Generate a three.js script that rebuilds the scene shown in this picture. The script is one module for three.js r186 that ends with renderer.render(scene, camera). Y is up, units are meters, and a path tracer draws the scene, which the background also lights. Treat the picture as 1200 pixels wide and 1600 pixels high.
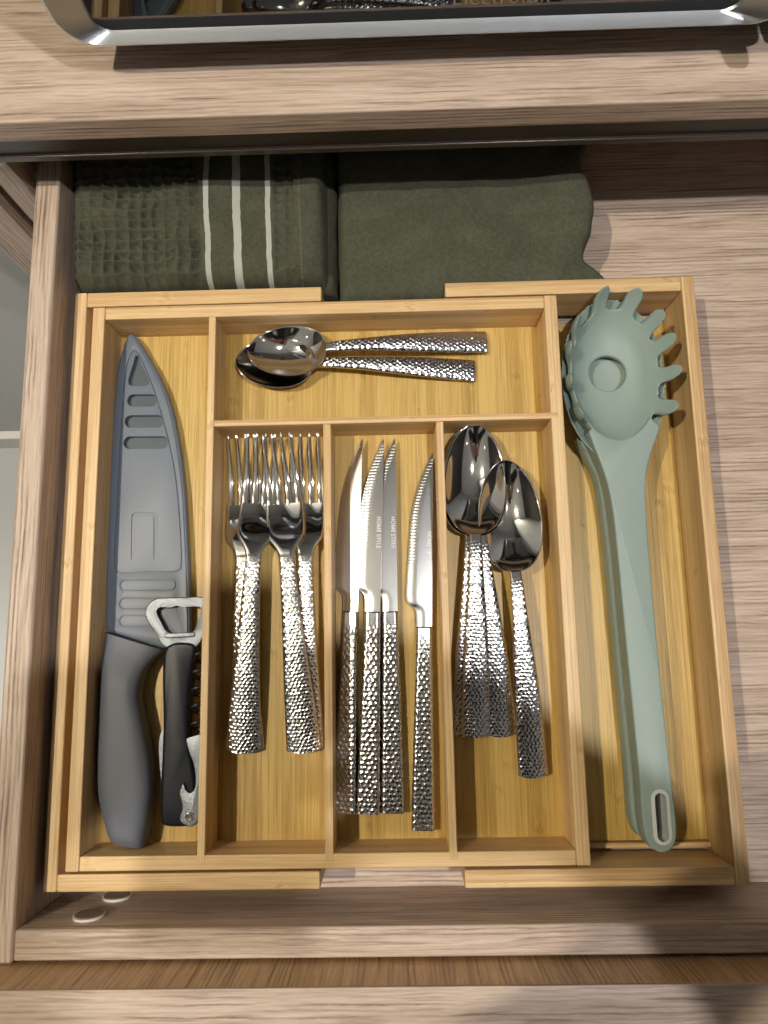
import * as THREE from 'three';
import { RoundedBoxGeometry } from 'three/addons/geometries/RoundedBoxGeometry.js';
import { mergeGeometries, mergeVertices, toCreasedNormals } from 'three/addons/utils/BufferGeometryUtils.js';
import { Brush, Evaluator, SUBTRACTION } from 'three-bvh-csg';
import { FontLoader } from 'three/addons/loaders/FontLoader.js';

// ---------- camera, exposure ----------
const scene = new THREE.Scene();
scene.background = new THREE.Color(0.02, 0.02, 0.02);
const camera = new THREE.PerspectiveCamera(70.02, 768 / 1024, 0.01, 20);
camera.position.set(0.0466, 0.4904, 0.0423);
camera.rotation.set(-1.4053, 0.0183, -0.0217, 'XYZ');
const renderer = new THREE.WebGLRenderer({ antialias: true });
renderer.setSize(768, 1024);
renderer.toneMapping = THREE.LinearToneMapping;
renderer.toneMappingExposure = 1.02;
renderer.shadowMap.enabled = true;
// lamps: two ceiling downlights over the drawer, two more further back in the kitchen
const LAMPS = [
  { at: [-0.72, 1.6, -0.08], power: 6.9, cone: 1.3, color: [1, 0.88, 0.68], label: 'round warm ceiling downlight up to the left of the drawer' },
  { at: [0.36, 1.6, 0.09], power: 4.0, cone: 1.3, color: [1, 0.97, 0.965], label: 'round cool ceiling downlight up to the right of the drawer' },
  { at: [-0.1, 1.6, 1.8], power: 36, cone: 0.6, color: [1, 0.95, 0.88], label: 'round ceiling downlight behind the person' },
  { at: [-1.25, 1.6, 0.7], power: 20, cone: 0.42, color: [1, 0.95, 0.88], label: 'round ceiling downlight by the wall left of the person' },
  { at: [1.3, 1.6, 0.9], power: 20, cone: 0.42, color: [1, 0.95, 0.88], label: 'round ceiling downlight by the wall right of the person' },
];

// ---------- helpers (all shapes in millimetres, scaled to metres as they are added) ----------
let seed = 7;
const rnd = () => { seed = (seed * 1664525 + 1013904223) >>> 0; return seed / 4294967296; };
const hash = (x, y, s = 0) => { let h = (x * 374761393 + y * 668265263 + s * 974634777) | 0; h = Math.imul(h ^ (h >>> 13), 1274126177); h ^= h >>> 16; return (h >>> 0) / 4294967296; };
const lerp = (a, b, t) => a + (b - a) * t, clamp = (x, a = 0, b = 1) => Math.min(b, Math.max(a, x));
const sstep = (a, b, x) => { const t = clamp((x - a) / (b - a)); return t * t * (3 - 2 * t); };
function vnoise(x, y, px, py, s = 0) { // value noise, periods px, py
  const xi = Math.floor(x), yi = Math.floor(y), fx = x - xi, fy = y - yi, m = (a, p) => ((a % p) + p) % p;
  const u = fx * fx * (3 - 2 * fx), v = fy * fy * (3 - 2 * fy), x0 = m(xi, px), x1 = m(xi + 1, px), y0 = m(yi, py), y1 = m(yi + 1, py);
  return lerp(lerp(hash(x0, y0, s), hash(x1, y0, s), u), lerp(hash(x0, y1, s), hash(x1, y1, s), u), v);
}
const used = {};
function numbered(n) { const k = used[n] = (used[n] ?? -1) + 1; return k ? `${n}_${String(k).padStart(3, '0')}` : n; }
function thing(name, label, category, at = [0, 0, 0], group) {
  const o = new THREE.Group(); o.name = numbered(name); o.position.set(at[0] / 1000, at[1] / 1000, at[2] / 1000);
  o.userData = { label, category }; if (group) o.userData.group = group;
  scene.add(o); return o;
}
function part(name, geo, mat, parent, raw) { // geometry in mm in the parent's axes
  if (!raw) { geo.scale(0.001, 0.001, 0.001); }
  const m = new THREE.Mesh(geo, mat); m.name = name; m.castShadow = m.receiveShadow = true; parent.add(m); return m;
}
function struct(name, geo, mat) { const m = part(numbered(name), geo, mat, scene); m.userData.kind = 'structure'; return m; }
function pose(o, x, y, z, ry = 0, rx = 0, rz = 0) { o.position.set(x / 1000, y / 1000, z / 1000); o.rotation.set(rx, ry, rz, 'YXZ'); return o; }
function copyOf(o, label, x, y, z, ry, rx, rz) { const c = o.clone(); c.name = numbered(o.name); c.userData = { ...o.userData, label }; scene.add(c); return pose(c, x, y, z, ry, rx, rz); }
// uv in metres by the face's main direction, grain along the given axis
function grain(geo, axis = 'x', shift = true) {
  const p = geo.attributes.position, n = geo.attributes.normal, uv = new Float32Array(p.count * 2), A = { x: 0, y: 1, z: 2 }[axis];
  const ox = shift ? rnd() * 900 : 0, oy = shift ? rnd() * 900 : 0, g = (a, i, k) => k === 0 ? a.getX(i) : k === 1 ? a.getY(i) : a.getZ(i);
  for (let i = 0; i < p.count; i++) {
    const nn = [0, 1, 2].map(k => Math.abs(g(n, i, k))), d = nn.indexOf(Math.max(...nn));
    const rest = [0, 1, 2].filter(k => k !== d), a = rest.includes(A) ? A : rest[0], b = rest.find(k => k !== a);
    uv[2 * i] = (g(p, i, a) + ox) / 1000; uv[2 * i + 1] = (g(p, i, b) + oy + (d === 1 ? 0 : 37)) / 1000;
  }
  geo.setAttribute('uv', new THREE.BufferAttribute(uv, 2)); return geo;
}
function box(x0, x1, y0, y1, z0, z1, r = 0.8, axis = 'x') {
  const g = new RoundedBoxGeometry(x1 - x0, y1 - y0, z1 - z0, 2, r); g.translate((x0 + x1) / 2, (y0 + y1) / 2, (z0 + z1) / 2); return grain(g, axis);
}
const spline = (pts, n = 80, closed = true) => new THREE.CatmullRomCurve3(pts.map(p => new THREE.Vector3(p[0], 0, p[1])), closed, 'centripetal').getSpacedPoints(n).slice(0, closed ? n : n + 1).map(v => [v.x, v.z]);
const toShape = pts => new THREE.Shape(pts.map(p => new THREE.Vector2(p[0], -p[1])));
// flat slab lying in the x-z plane between y0 and y1
function slab(pts, y0, y1, bevel = 0.6, holes = [], axis = 'z') {
  const V2 = l => l.map(p => new THREE.Vector2(p[0], -p[1])), ar = l => Math.abs(l.reduce((a, p, i) => { const q = l[(i + 1) % l.length]; return a + p.x * q.y - q.x * p.y; }, 0)) / 2;
  for (let k = 0; holes.length && k < 60; k++) { // the triangulator sometimes skips a hole: nudge the outlines by hundredths of a millimetre until its area is right
    const hs = holes.map((h, n) => k ? h.map((p, i) => [p[0] + 0.03 * (hash(i, n, k) - 0.5), p[1] + 0.03 * (hash(i, n, k + 99) - 0.5)]) : h), vs = [...V2(pts), ...hs.flatMap(V2)];
    const A = THREE.ShapeUtils.triangulateShape(V2(pts), hs.map(V2)).reduce((a, t) => { const [p, q, r] = t.map(i => vs[i]); return a + Math.abs((q.x - p.x) * (r.y - p.y) - (q.y - p.y) * (r.x - p.x)) / 2; }, 0), want = ar(V2(pts)) - hs.reduce((a, h) => a + ar(V2(h)), 0);
    if (Math.abs(A - want) < 0.5) { holes = hs; break; }
    if (k === 59) console.log('slab holes failed', A, want);
  }
  const s = toShape(pts); for (const h of holes) s.holes.push(new THREE.Path(h.map(p => new THREE.Vector2(p[0], -p[1]))));
  const g = new THREE.ExtrudeGeometry(s, { depth: y1 - y0 - 2 * bevel, bevelEnabled: bevel > 0, bevelThickness: bevel, bevelSize: bevel, bevelOffset: -bevel, bevelSegments: 3, curveSegments: 12 });
  g.translate(0, 0, bevel); g.rotateX(-Math.PI / 2); g.translate(0, y0, 0);
  return grain(toCreasedNormals(g, 0.6), axis, false);
}
function cutOut(g, cutters) {
  const ev = new Evaluator(); ev.useGroups = false; let b = new Brush(g); b.updateMatrixWorld();
  for (const c of cutters) { const k = new Brush(c); k.updateMatrixWorld(); b = ev.evaluate(b, k, SUBTRACTION); }
  return b.geometry.index ? b.geometry.toNonIndexed() : b.geometry;
}
const capsule2 = (x0, z0, x1, z1, r, n = 10) => { // outline of a rounded bar
  const a = Math.atan2(z1 - z0, x1 - x0), o = [];
  for (let i = 0; i <= n; i++) o.push([x1 + r * Math.cos(a - Math.PI / 2 + Math.PI * i / n), z1 + r * Math.sin(a - Math.PI / 2 + Math.PI * i / n)]);
  for (let i = 0; i <= n; i++) o.push([x0 + r * Math.cos(a + Math.PI / 2 + Math.PI * i / n), z0 + r * Math.sin(a + Math.PI / 2 + Math.PI * i / n)]);
  return o;
};
function inset(pts, d) { // shrink a closed outline
  const n = pts.length, area = pts.reduce((s, p, i) => { const q = pts[(i + 1) % n]; return s + p[0] * q[1] - q[0] * p[1]; }, 0), sg = area > 0 ? 1 : -1;
  return pts.map((p, i) => { const a = pts[(i + n - 1) % n], b = pts[(i + 1) % n], tx = b[0] - a[0], tz = b[1] - a[1], l = Math.hypot(tx, tz) || 1; return [p[0] - sg * tz / l * d, p[1] + sg * tx / l * d]; });
}
// closed skin from a ring of points at every station
function loft(N, ring, caps = true) {
  const pos = [], idx = []; let M = 0;
  for (let i = 0; i <= N; i++) { const r = ring(i / N, i); M = r.length; for (const p of r) pos.push(...p); }
  for (let i = 0; i < N; i++) for (let j = 0; j < M; j++) { const a = i * M + j, b = i * M + (j + 1) % M, c = a + M, d = b + M; idx.push(a, c, b, b, c, d); }
  if (caps) for (const i of [0, N]) {
    const o = i * M, c = pos.length / 3, m = [0, 0, 0]; for (let j = 0; j < M; j++) for (let k = 0; k < 3; k++) m[k] += pos[(o + j) * 3 + k] / M;
    const base = c + 1; pos.push(...m); for (let j = 0; j < M; j++) pos.push(pos[(o + j) * 3], pos[(o + j) * 3 + 1], pos[(o + j) * 3 + 2]);
    for (let j = 0; j < M; j++) { const a = base + j, b = base + (j + 1) % M; i ? idx.push(a, c, b) : idx.push(a, b, c); }
  }
  const g = new THREE.BufferGeometry(); g.setAttribute('position', new THREE.Float32BufferAttribute(pos, 3)); g.setIndex(idx); g.computeVertexNormals(); return g;
}
// distance field to mesh (surface nets)
function nets(f, lo, hi, c) {
  const n = [0, 1, 2].map(k => Math.ceil((hi[k] - lo[k]) / c) + 1), [nx, ny, nz] = n, V = new Float32Array(nx * ny * nz), at = (i, j, k) => (k * ny + j) * nx + i;
  for (let k = 0; k < nz; k++) for (let j = 0; j < ny; j++) for (let i = 0; i < nx; i++) V[at(i, j, k)] = f(lo[0] + i * c, lo[1] + j * c, lo[2] + k * c);
  const id = new Int32Array(nx * ny * nz).fill(-1), pos = [], idx = [], nor = [];
  for (let k = 0; k < nz - 1; k++) for (let j = 0; j < ny - 1; j++) for (let i = 0; i < nx - 1; i++) {
    let cnt = 0, sx = 0, sy = 0, sz = 0; const v = q => V[at(i + (q & 1), j + (q >> 1 & 1), k + (q >> 2))];
    for (let q = 0; q < 8; q++) for (const b of [1, 2, 4]) if (!(q & b)) { const a0 = v(q), a1 = v(q | b); if ((a0 < 0) !== (a1 < 0)) { const t = a0 / (a0 - a1); sx += (q & 1) + (b === 1 ? t : 0); sy += (q >> 1 & 1) + (b === 2 ? t : 0); sz += (q >> 2) + (b === 4 ? t : 0); cnt++; } }
    if (cnt) { id[at(i, j, k)] = pos.length / 3; const P = [lo[0] + (i + sx / cnt) * c, lo[1] + (j + sy / cnt) * c, lo[2] + (k + sz / cnt) * c]; pos.push(...P); const e = c * 0.4; const gx = f(P[0] + e, P[1], P[2]) - f(P[0] - e, P[1], P[2]), gy = f(P[0], P[1] + e, P[2]) - f(P[0], P[1] - e, P[2]), gz = f(P[0], P[1], P[2] + e) - f(P[0], P[1], P[2] - e), l = Math.hypot(gx, gy, gz) || 1; nor.push(gx / l, gy / l, gz / l); }
  }
  for (let k = 1; k < nz - 1; k++) for (let j = 1; j < ny - 1; j++) for (let i = 1; i < nx - 1; i++) {
    const a = V[at(i, j, k)] < 0;
    const quad = (p, q, r, s, flip) => { if (p < 0 || q < 0 || r < 0 || s < 0) return; flip ? idx.push(p, r, q, p, s, r) : idx.push(p, q, r, p, r, s); };
    if (a !== V[at(i + 1, j, k)] < 0) quad(id[at(i, j - 1, k - 1)], id[at(i, j, k - 1)], id[at(i, j, k)], id[at(i, j - 1, k)], !a);
    if (a !== V[at(i, j + 1, k)] < 0) quad(id[at(i - 1, j, k - 1)], id[at(i - 1, j, k)], id[at(i, j, k)], id[at(i, j, k - 1)], !a);
    if (a !== V[at(i, j, k + 1)] < 0) quad(id[at(i - 1, j - 1, k)], id[at(i, j - 1, k)], id[at(i, j, k)], id[at(i - 1, j, k)], !a);
  }
  const g = new THREE.BufferGeometry(); g.setAttribute('position', new THREE.Float32BufferAttribute(pos, 3)); g.setAttribute('normal', new THREE.Float32BufferAttribute(nor, 3)); g.setIndex(idx); return g;
}
const smin = (a, b, k) => { const h = clamp(0.5 + 0.5 * (b - a) / k); return lerp(b, a, h) - k * h * (1 - h); };
const cone = (p, a, b, ra, rb) => { const bx = b[0] - a[0], by = b[1] - a[1], bz = b[2] - a[2], t = clamp(((p[0] - a[0]) * bx + (p[1] - a[1]) * by + (p[2] - a[2]) * bz) / (bx * bx + by * by + bz * bz)); return Math.hypot(p[0] - a[0] - bx * t, p[1] - a[1] - by * t, p[2] - a[2] - bz * t) - lerp(ra, rb, t); };

// ---------- textures ----------
function tex(w, h, fn, size, srgb = true) { // fn(x, y) -> [r, g, b] 0..1; size in metres per repeat
  const d = new Uint8Array(w * h * 4);
  for (let y = 0; y < h; y++) for (let x = 0; x < w; x++) { const c = fn(x, y), o = (y * w + x) * 4; d[o] = clamp(c[0]) * 255; d[o + 1] = clamp(c[1]) * 255; d[o + 2] = clamp(c[2]) * 255; d[o + 3] = 255; }
  const t = new THREE.DataTexture(d, w, h); t.wrapS = t.wrapT = THREE.RepeatWrapping; t.magFilter = THREE.LinearFilter; t.minFilter = THREE.LinearMipmapLinearFilter; t.generateMipmaps = true;
  if (srgb) t.colorSpace = THREE.SRGBColorSpace; t.repeat.set(1 / size[0], 1 / size[1]); t.needsUpdate = true; return t;
}
const mix3 = (a, b, t) => [lerp(a[0], b[0], t), lerp(a[1], b[1], t), lerp(a[2], b[2], t)];
// bamboo: strips along u, fine fibres, nodes
function bamboo(light, dark, warm, stripMm, fibre, s) {
  const W = 1024, H = 1024, mm = 300 / 1024; const strip = [], starts = []; let at = 0, k = 0;
  seed = 100 + s; const rows = new Int32Array(H); while (at < H) { const w = Math.max(3, Math.round((stripMm * (0.5 + rnd())) / mm)); for (let j = at; j < Math.min(H, at + w); j++) rows[j] = k; starts.push(at); strip.push({ tone: rnd(), warm: rnd(), node: rnd() * W, node2: rnd() * W, w }); at += w; k++; }
  const line = new Float32Array(H); for (let j = 0; j < H; j++) line[j] = hash(j, 5, s);
  return tex(W, H, (x, y) => {
    const st = strip[rows[y]], edge = y === starts[rows[y]] ? 1 : 0;
    const f1 = vnoise(x / 170, y / 1.3, 6, 788, s), f2 = vnoise(x / 60, y / 2.6, 17, 394, s + 1), f3 = vnoise(x / 300, y / 14, 3, 73, s + 2), f4 = vnoise(x / 25, y / 0.9, 41, 1138, s + 9);
    let t = 0.25 + fibre * (0.62 * (f1 - 0.5) + 0.36 * (f2 - 0.5) + 0.2 * (f4 - 0.5)) + 0.5 * (st.tone - 0.5) + 0.35 * (f3 - 0.5);
    const jag = (vnoise(x / 30, y / 1.5, 34, 683, s + 3) - 0.5) * 26;
    for (const nd of [st.node]) { const d = Math.abs(((x - nd + jag + W * 1.5) % W) - W / 2); t += 0.4 * Math.exp(-d * d / 50) * (0.3 + vnoise(x / 4, y / 1.2, 256, 853, s + 4)) - 0.16 * Math.exp(-(d - 12) * (d - 12) / 60); }
    t += 0.22 * edge * (st.tone > 0.4 ? 1 : 0.3) + (line[y] > 0.94 ? 0.16 * f1 : 0);
    return mix3(mix3(light, dark, clamp(t)), warm, 0.3 * st.warm);
  }, [0.3, 0.3]);
}
const bambooRail = bamboo([0.90, 0.785, 0.60], [0.68, 0.525, 0.34], [0.87, 0.72, 0.49], 9, 0.8, 1);
const bambooFloor = bamboo([0.81, 0.69, 0.405], [0.57, 0.445, 0.19], [0.78, 0.63, 0.31], 5, 1.0, 2);
// oak-print laminate
const lamH = (x, y) => {
  const wob = (vnoise(x / 146, y / 60, 7, 17, 21) - 0.5) * 8 + (vnoise(x / 54, y / 22, 19, 47, 22) - 0.5) * 3;
  const b = vnoise(x / 341, (y + wob) / 26, 3, 39, 23), c = vnoise(x / 205, (y + wob) / 6, 5, 171, 24), d = vnoise(x / 73, (y + wob) / 2, 14, 512, 25), e = vnoise(x / 16, y / 1.1, 64, 931, 26);
  const pore = sstep(0.62, 0.86, vnoise(x / 85, (y + wob) / 2.9, 12, 353, 27)) * (0.25 + 0.75 * vnoise(x / 100, (y + wob) / 12, 10, 85, 28));
  return [0.24 * (b - 0.5) + 0.30 * (c - 0.5) + 0.42 * (d - 0.5) + 0.3 * (e - 0.5), pore];
};
const lamLine = (x, y) => { // thin broken annual lines
  const ph = y / 7.3143 + 0.9 * vnoise(x / 205, y / 37, 5, 28, 33) + 0.32 * vnoise(x / 57, y / 11, 18, 93, 34) + 0.12 * vnoise(x / 15, y / 5, 68, 205, 35), k = Math.floor(ph), f = ph - k;
  const w = 0.09 + 0.11 * hash(k, 3, 36), on = sstep(0.30, 0.62, vnoise(x / 93, k * 0.73 + 0.5, 11, 4096, 37)) * (0.3 + 0.7 * hash(k, 9, 38));
  return on * Math.exp(-((f - 0.5) ** 2) / (w * w)) * (0.6 + 0.4 * vnoise(x / 6, y / 2, 171, 512, 39));
};
const laminate = tex(1024, 1024, (x, y) => { const [t, pore] = lamH(x, y); return mix3(mix3([0.835, 0.762, 0.70], [0.62, 0.535, 0.47], clamp(0.38 + t)), [0.37, 0.295, 0.245], clamp(0.3 * pore + 0.85 * lamLine(x, y))); }, [0.38, 0.38]);
const laminateBump = tex(1024, 1024, (x, y) => { const [t, pore] = lamH(x, y); const h = 0.7 - 0.15 * t - 0.2 * pore - 0.5 * lamLine(x, y); return [h, h, h]; }, [0.38, 0.38], false);
const weaveH = (x, y) => { const a = ((x >> 2) + (y >> 2)) & 1, n = hash(x >> 2, y >> 2, 31); return a ? 0.5 + 0.35 * Math.sin((x & 3) / 4 * Math.PI) + 0.2 * n : 0.35 + 0.35 * Math.sin((y & 3) / 4 * Math.PI) + 0.2 * n; };
const weaveBump = tex(512, 512, (x, y) => { const h = weaveH(x, y); return [h, h, h]; }, [0.06, 0.06], false);
const clothMap = (striped) => tex(1024, 512, (x, y) => { // u across the towel (176 mm), v along
  const mm = x / 1024 * 176, w = (hash(x, y, 41) - 0.5) * 0.05 + (vnoise(x / 9, y / 9, 114, 57, 42) - 0.5) * 0.05 + (vnoise(x / 90, y / 70, 12, 8, 43) - 0.5) * 0.04;
  let c = [0.325 + w, 0.335 + w, 0.275 + w];
  if (striped) for (const [a, b] of [[93, 96.6], [112.3, 117.6], [134.3, 137.8]]) { const wob = (vnoise(y / 30, 1, 18, 4, 44) - 0.5) * 0.4; if (mm + wob > a && mm + wob < b) { const tw = ((x + y * 2) % 8) < 5 ? 0.84 : 0.6; c = [tw, tw + 0.02, tw]; } }
  if (striped && mm > 157 && mm < 157.7 && (y % 12) < 8) c = [0.46, 0.47, 0.39];
  return c;
}, [0.176, 0.088]);
const speck = tex(256, 256, (x, y) => { const h = 0.5 + 0.5 * (hash(x, y, 51) - 0.5) + 0.5 * (vnoise(x / 3, y / 3, 86, 86, 52) - 0.5); return [h, h, h]; }, [0.05, 0.05], false);
const smear = tex(256, 256, (x, y) => { const h = 0.55 + 0.35 * vnoise(x / 20, y / 20, 13, 13, 61) + 0.25 * vnoise(x / 5, y / 5, 52, 52, 62); return [h, h, h]; }, [0.09, 0.09], false);

const std = o => new THREE.MeshStandardMaterial(o), phys = o => new THREE.MeshPhysicalMaterial(o);
const lin = (r, g, b) => new THREE.Color().setRGB(r, g, b);
const M = {
  rail: std({ map: bambooRail, roughness: 0.48, color: lin(1, 1, 1) }),
  floor: std({ map: bambooFloor, roughness: 0.42 }),
  lam: std({ map: laminate, bumpMap: laminateBump, bumpScale: 0.00022, roughness: 0.5 }),
  lamGold: std({ map: laminate, bumpMap: laminateBump, bumpScale: 0.00022, roughness: 0.38, color: lin(1, 0.8, 0.5) }),
  edge: std({ color: lin(0.42, 0.29, 0.13), roughness: 0.5 }),
  darkTrim: std({ color: lin(0.05, 0.04, 0.032), roughness: 0.38 }),
  steel: std({ color: lin(0.72, 0.71, 0.69), metalness: 1, roughness: 0.07, roughnessMap: null }),
  hammered: std({ color: lin(0.64, 0.64, 0.65), metalness: 1, roughness: 0.2, roughnessMap: smear }),
  blade: std({ color: lin(0.62, 0.62, 0.62), metalness: 1, roughness: 0.232, roughnessMap: smear }),
  brushed: std({ color: lin(0.155, 0.172, 0.195), metalness: 1, roughness: 0.4, bumpMap: speck, bumpScale: 0.00012 }),
  print: std({ color: lin(0.9, 0.9, 0.9), roughness: 0.7 }),
  sheath: std({ color: lin(0.128, 0.16, 0.213), roughness: 0.42, bumpMap: speck, bumpScale: 0.00004 }),
  coated: std({ color: lin(0.075, 0.098, 0.115), roughness: 0.5 }),
  grip: std({ color: lin(0.108, 0.12, 0.152), roughness: 0.52, bumpMap: speck, bumpScale: 0.00002 }),
  blackGloss: phys({ color: lin(0.008, 0.011, 0.02), roughness: 0.36, specularIntensity: 0.45 }),
  blackSteel: std({ color: lin(0.04, 0.04, 0.045), metalness: 0.6, roughness: 0.3 }),
  sage: std({ color: lin(0.268, 0.348, 0.318), roughness: 0.5, bumpMap: speck, bumpScale: 0.00003 }),
  eyelet: std({ color: lin(0.60, 0.64, 0.62), roughness: 0.45 }),
  towelA: std({ map: clothMap(true), bumpMap: weaveBump, bumpScale: 0.0006, roughness: 1, color: lin(0.95, 0.93, 0.9) }),
  towelB: std({ map: clothMap(false), bumpMap: weaveBump, bumpScale: 0.0006, roughness: 1, color: lin(0.95, 0.93, 0.9) }),
  whitePlastic: std({ color: lin(0.72, 0.70, 0.66), roughness: 0.4 }),
  glass: phys({ color: lin(0.006, 0.006, 0.007), roughness: 0.02, ior: 2.3 }),
  black: std({ color: lin(0.012, 0.012, 0.013), roughness: 0.35 }),
  silver: std({ color: lin(0.47, 0.50, 0.53), metalness: 0.9, roughness: 0.36, bumpMap: speck, bumpScale: 0.00004 }),
  greyFloor: std({ color: lin(0.55, 0.57, 0.57), roughness: 0.5 }),
  wall: std({ color: lin(0.6, 0.61, 0.61), roughness: 0.9 }),
  darkWall: std({ color: lin(0.09, 0.08, 0.075), roughness: 0.8 }),
  white: std({ color: lin(0.84, 0.84, 0.83), roughness: 0.7 }),
};
M.steel.roughnessMap = smear; M.steel.roughness = 0.09;

// ---------- setting ----------
struct('kitchen_floor', box(-1900, 1900, -900, -850, -900, 2300, 1), M.greyFloor);
struct('kitchen_ceiling', box(-1900, 1900, 1650, 1700, -900, 2300, 1), M.white);
struct('kitchen_wall', box(-1900, -272, -850, 1649, -400, -337, 1), M.wall);
struct('kitchen_wall', box(-270, 1900, -850, 1649, -900, -850, 1), M.wall);
struct('kitchen_wall', box(-1950, -1901, -850, 1649, -336, 2300, 1), M.darkWall);
struct('kitchen_wall', box(1901, 1950, -850, 1649, -849, 2300, 1), M.darkWall);
struct('kitchen_wall', box(-1900, 1900, -850, 1649, 2301, 2350, 1), M.darkWall);
struct('skirting', box(-1899, -273, -849.5, -786, -336.5, -321, 2), M.white);

for (const L of LAMPS) {
  const t = thing('ceiling_downlight', L.label, 'ceiling light', [L.at[0] * 1000, 1650, L.at[2] * 1000]);
  part('trim_ring', new THREE.TorusGeometry(46, 6, 12, 40).rotateX(Math.PI / 2).translate(0, -3, 0), M.white, t);
  part('lamp_lens', new THREE.CylinderGeometry(41, 41, 4, 40).translate(0, -3, 0), std({ color: lin(0.8, 0.8, 0.8), emissive: lin(...L.color), emissiveIntensity: 8 }), t);
  const s = new THREE.SpotLight(new THREE.Color().setRGB(...L.color), L.power, 0, L.cone, 0.5, 2);
  s.position.set(L.at[0], 1.64, L.at[2]); s.target.position.set(L.at[0], 0, L.at[2]); s.castShadow = true; s.shadow.radius = 1.2; scene.add(s, s.target);
}

// ---------- drawer ----------
const drawer = thing('drawer', 'open drawer with light oak print panels holding the tray', 'drawer', [0, 0, 0]);
part('bottom_panel', box(-174, 440, -26, -14, -340, 203, 0.4, 'x'), M.lam, drawer);
part('side_panel', box(-190.6, -174.2, -40, 50, -357, 221, 2.2, 'z'), M.lam, drawer);
part('side_panel', box(440.2, 457, -40, 50, -357, 219.5, 2.2, 'z'), M.lam, drawer);
part('back_panel', box(-174, 440, -40, 50, -357, -340.2, 1.2, 'x'), M.lam, drawer);
part('inner_front', box(-174, 440, -40, 50, 203.1, 219.4, 1.4, 'x'), M.lam, drawer);
{ // decorative front: vertical print on the inner face, horizontal edge band on top
  part('drawer_front', box(-300, 480, -150, 78.6, 221.3, 240, 0.5, 'y'), M.lamGold, drawer);
  part('edge_band', box(-300, 480, 78.7, 80.2, 221.2, 240.6, 0.6, 'x'), M.lam, drawer);
}
for (const [x, y] of [[-140, 31], [-135.5, -1]]) {
  const c = part('cam_cover', new THREE.CylinderGeometry(8.6, 9.2, 1.4, 36).rotateX(Math.PI / 2).translate(x, y, 202.4), M.whitePlastic, drawer);
  part('cover_print', new THREE.CylinderGeometry(8, 8, 0.5, 36).rotateX(Math.PI / 2).translate(x, y, 201.5), std({ color: lin(0.2, 0.15, 0.11), roughness: 0.5 }), c);
}

// ---------- cabinet above ----------
const cab = thing('cabinet', 'oak print cabinet whose shelf edge overhangs the back of the drawer', 'cabinet', [0, 0, -260]);
const C0 = g => g.translate(0, 0, 260);
part('shelf', C0(box(-420, 520, 100, 117, -640, -252, 1.2, 'x')), M.lam, cab);
part('shelf_rail', C0(box(-420, 520, 84.6, 99.6, -276, -255.5, 0.6, 'x')), M.darkTrim, cab);
part('rail_lip', C0(box(-420, 520, 79.4, 84.3, -270, -253.4, 0.8, 'x')), std({ color: lin(0.07, 0.055, 0.045), roughness: 0.22, metalness: 0.2 }), cab);
part('side_panel', C0(box(-213.2, -197, -840, 79, -640, -257, 1, 'y')), M.lam, cab);
part('side_panel', C0(box(463, 479, -840, 79, -640, -257, 1, 'y')), M.lam, cab);
part('filler_panel', C0(box(-255, -224, -840, 79, -600, -256, 1, 'y')), M.lam, cab);

// ---------- microwave ----------
const mw = thing('microwave', 'silver framed microwave oven with black mirror glass door on the shelf', 'microwave oven', [60, 117, -290]);
const O = g => g.translate(-60, -117, 290);
function rrect(x0, x1, y0, y1, r, z, n = 10) { const o = []; for (const [cx, cy, a0] of [[x1 - r, y1 - r, 0], [x0 + r, y1 - r, 90], [x0 + r, y0 + r, 180], [x1 - r, y0 + r, 270]]) for (let i = 0; i <= n; i++) { const a = (a0 + 90 * i / n) * Math.PI / 180; o.push([cx + r * Math.cos(a), cy + r * Math.sin(a), z]); } return o; }
{
  const loops = [rrect(-128, 262, 142, 400, 21, -300), rrect(-129.5, 263, 139.8, 400, 22, -281), rrect(-128.8, 262, 140.4, 399, 21, -278.4), rrect(-127.5, 260, 141.4, 397, 20, -278), rrect(-112, 236, 142.3, 385, 10, -284.6), rrect(-111.4, 235, 142.8, 384, 9.5, -286.4)];
  part('door_frame', O(grain(toCreasedNormals(loft(loops.length - 1, (s, i) => loops[i], false), 0.5), 'x')), M.silver, mw);
  const gl = part('door_glass', O(box(-113, 240, 141.5, 388, -292, -286, 0.4)), M.glass, mw);
  const font = await new FontLoader().loadAsync('fonts/droid/droid_sans_regular.typeface.json');
  const textGeo = (str, size, width) => { const g = new THREE.ShapeGeometry(font.generateShapes(str, size), 6); g.computeBoundingBox(); const b = g.boundingBox; g.translate(-b.min.x, 0, 0); g.scale(width / (b.max.x - b.min.x), width / (b.max.x - b.min.x), 1); return g; };
  M.textGeo = textGeo;
  part('lettering', O(textGeo('Electrolux', 10, 51).translate(82, 151.6, -285.9)), std({ color: lin(0.34, 0.33, 0.32), roughness: 0.6 }), gl);
  part('body', O(box(-124, 300, 132, 400, -630, -301, 4)), M.black, mw);
  part('side_strip', O(box(264, 300, 141, 399, -300.5, -281, 2)), M.black, mw);
  part('handle', O(new RoundedBoxGeometry(13, 190, 14, 3, 4).translate(250, 262, -266)), M.black, mw);
  for (const [x, z] of [[-95, -325], [230, -325], [-95, -590], [230, -590]]) part('foot', O(new THREE.CylinderGeometry(9, 11, 14.6, 24).translate(x, 124.7, z)), M.black, mw);
}

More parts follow.
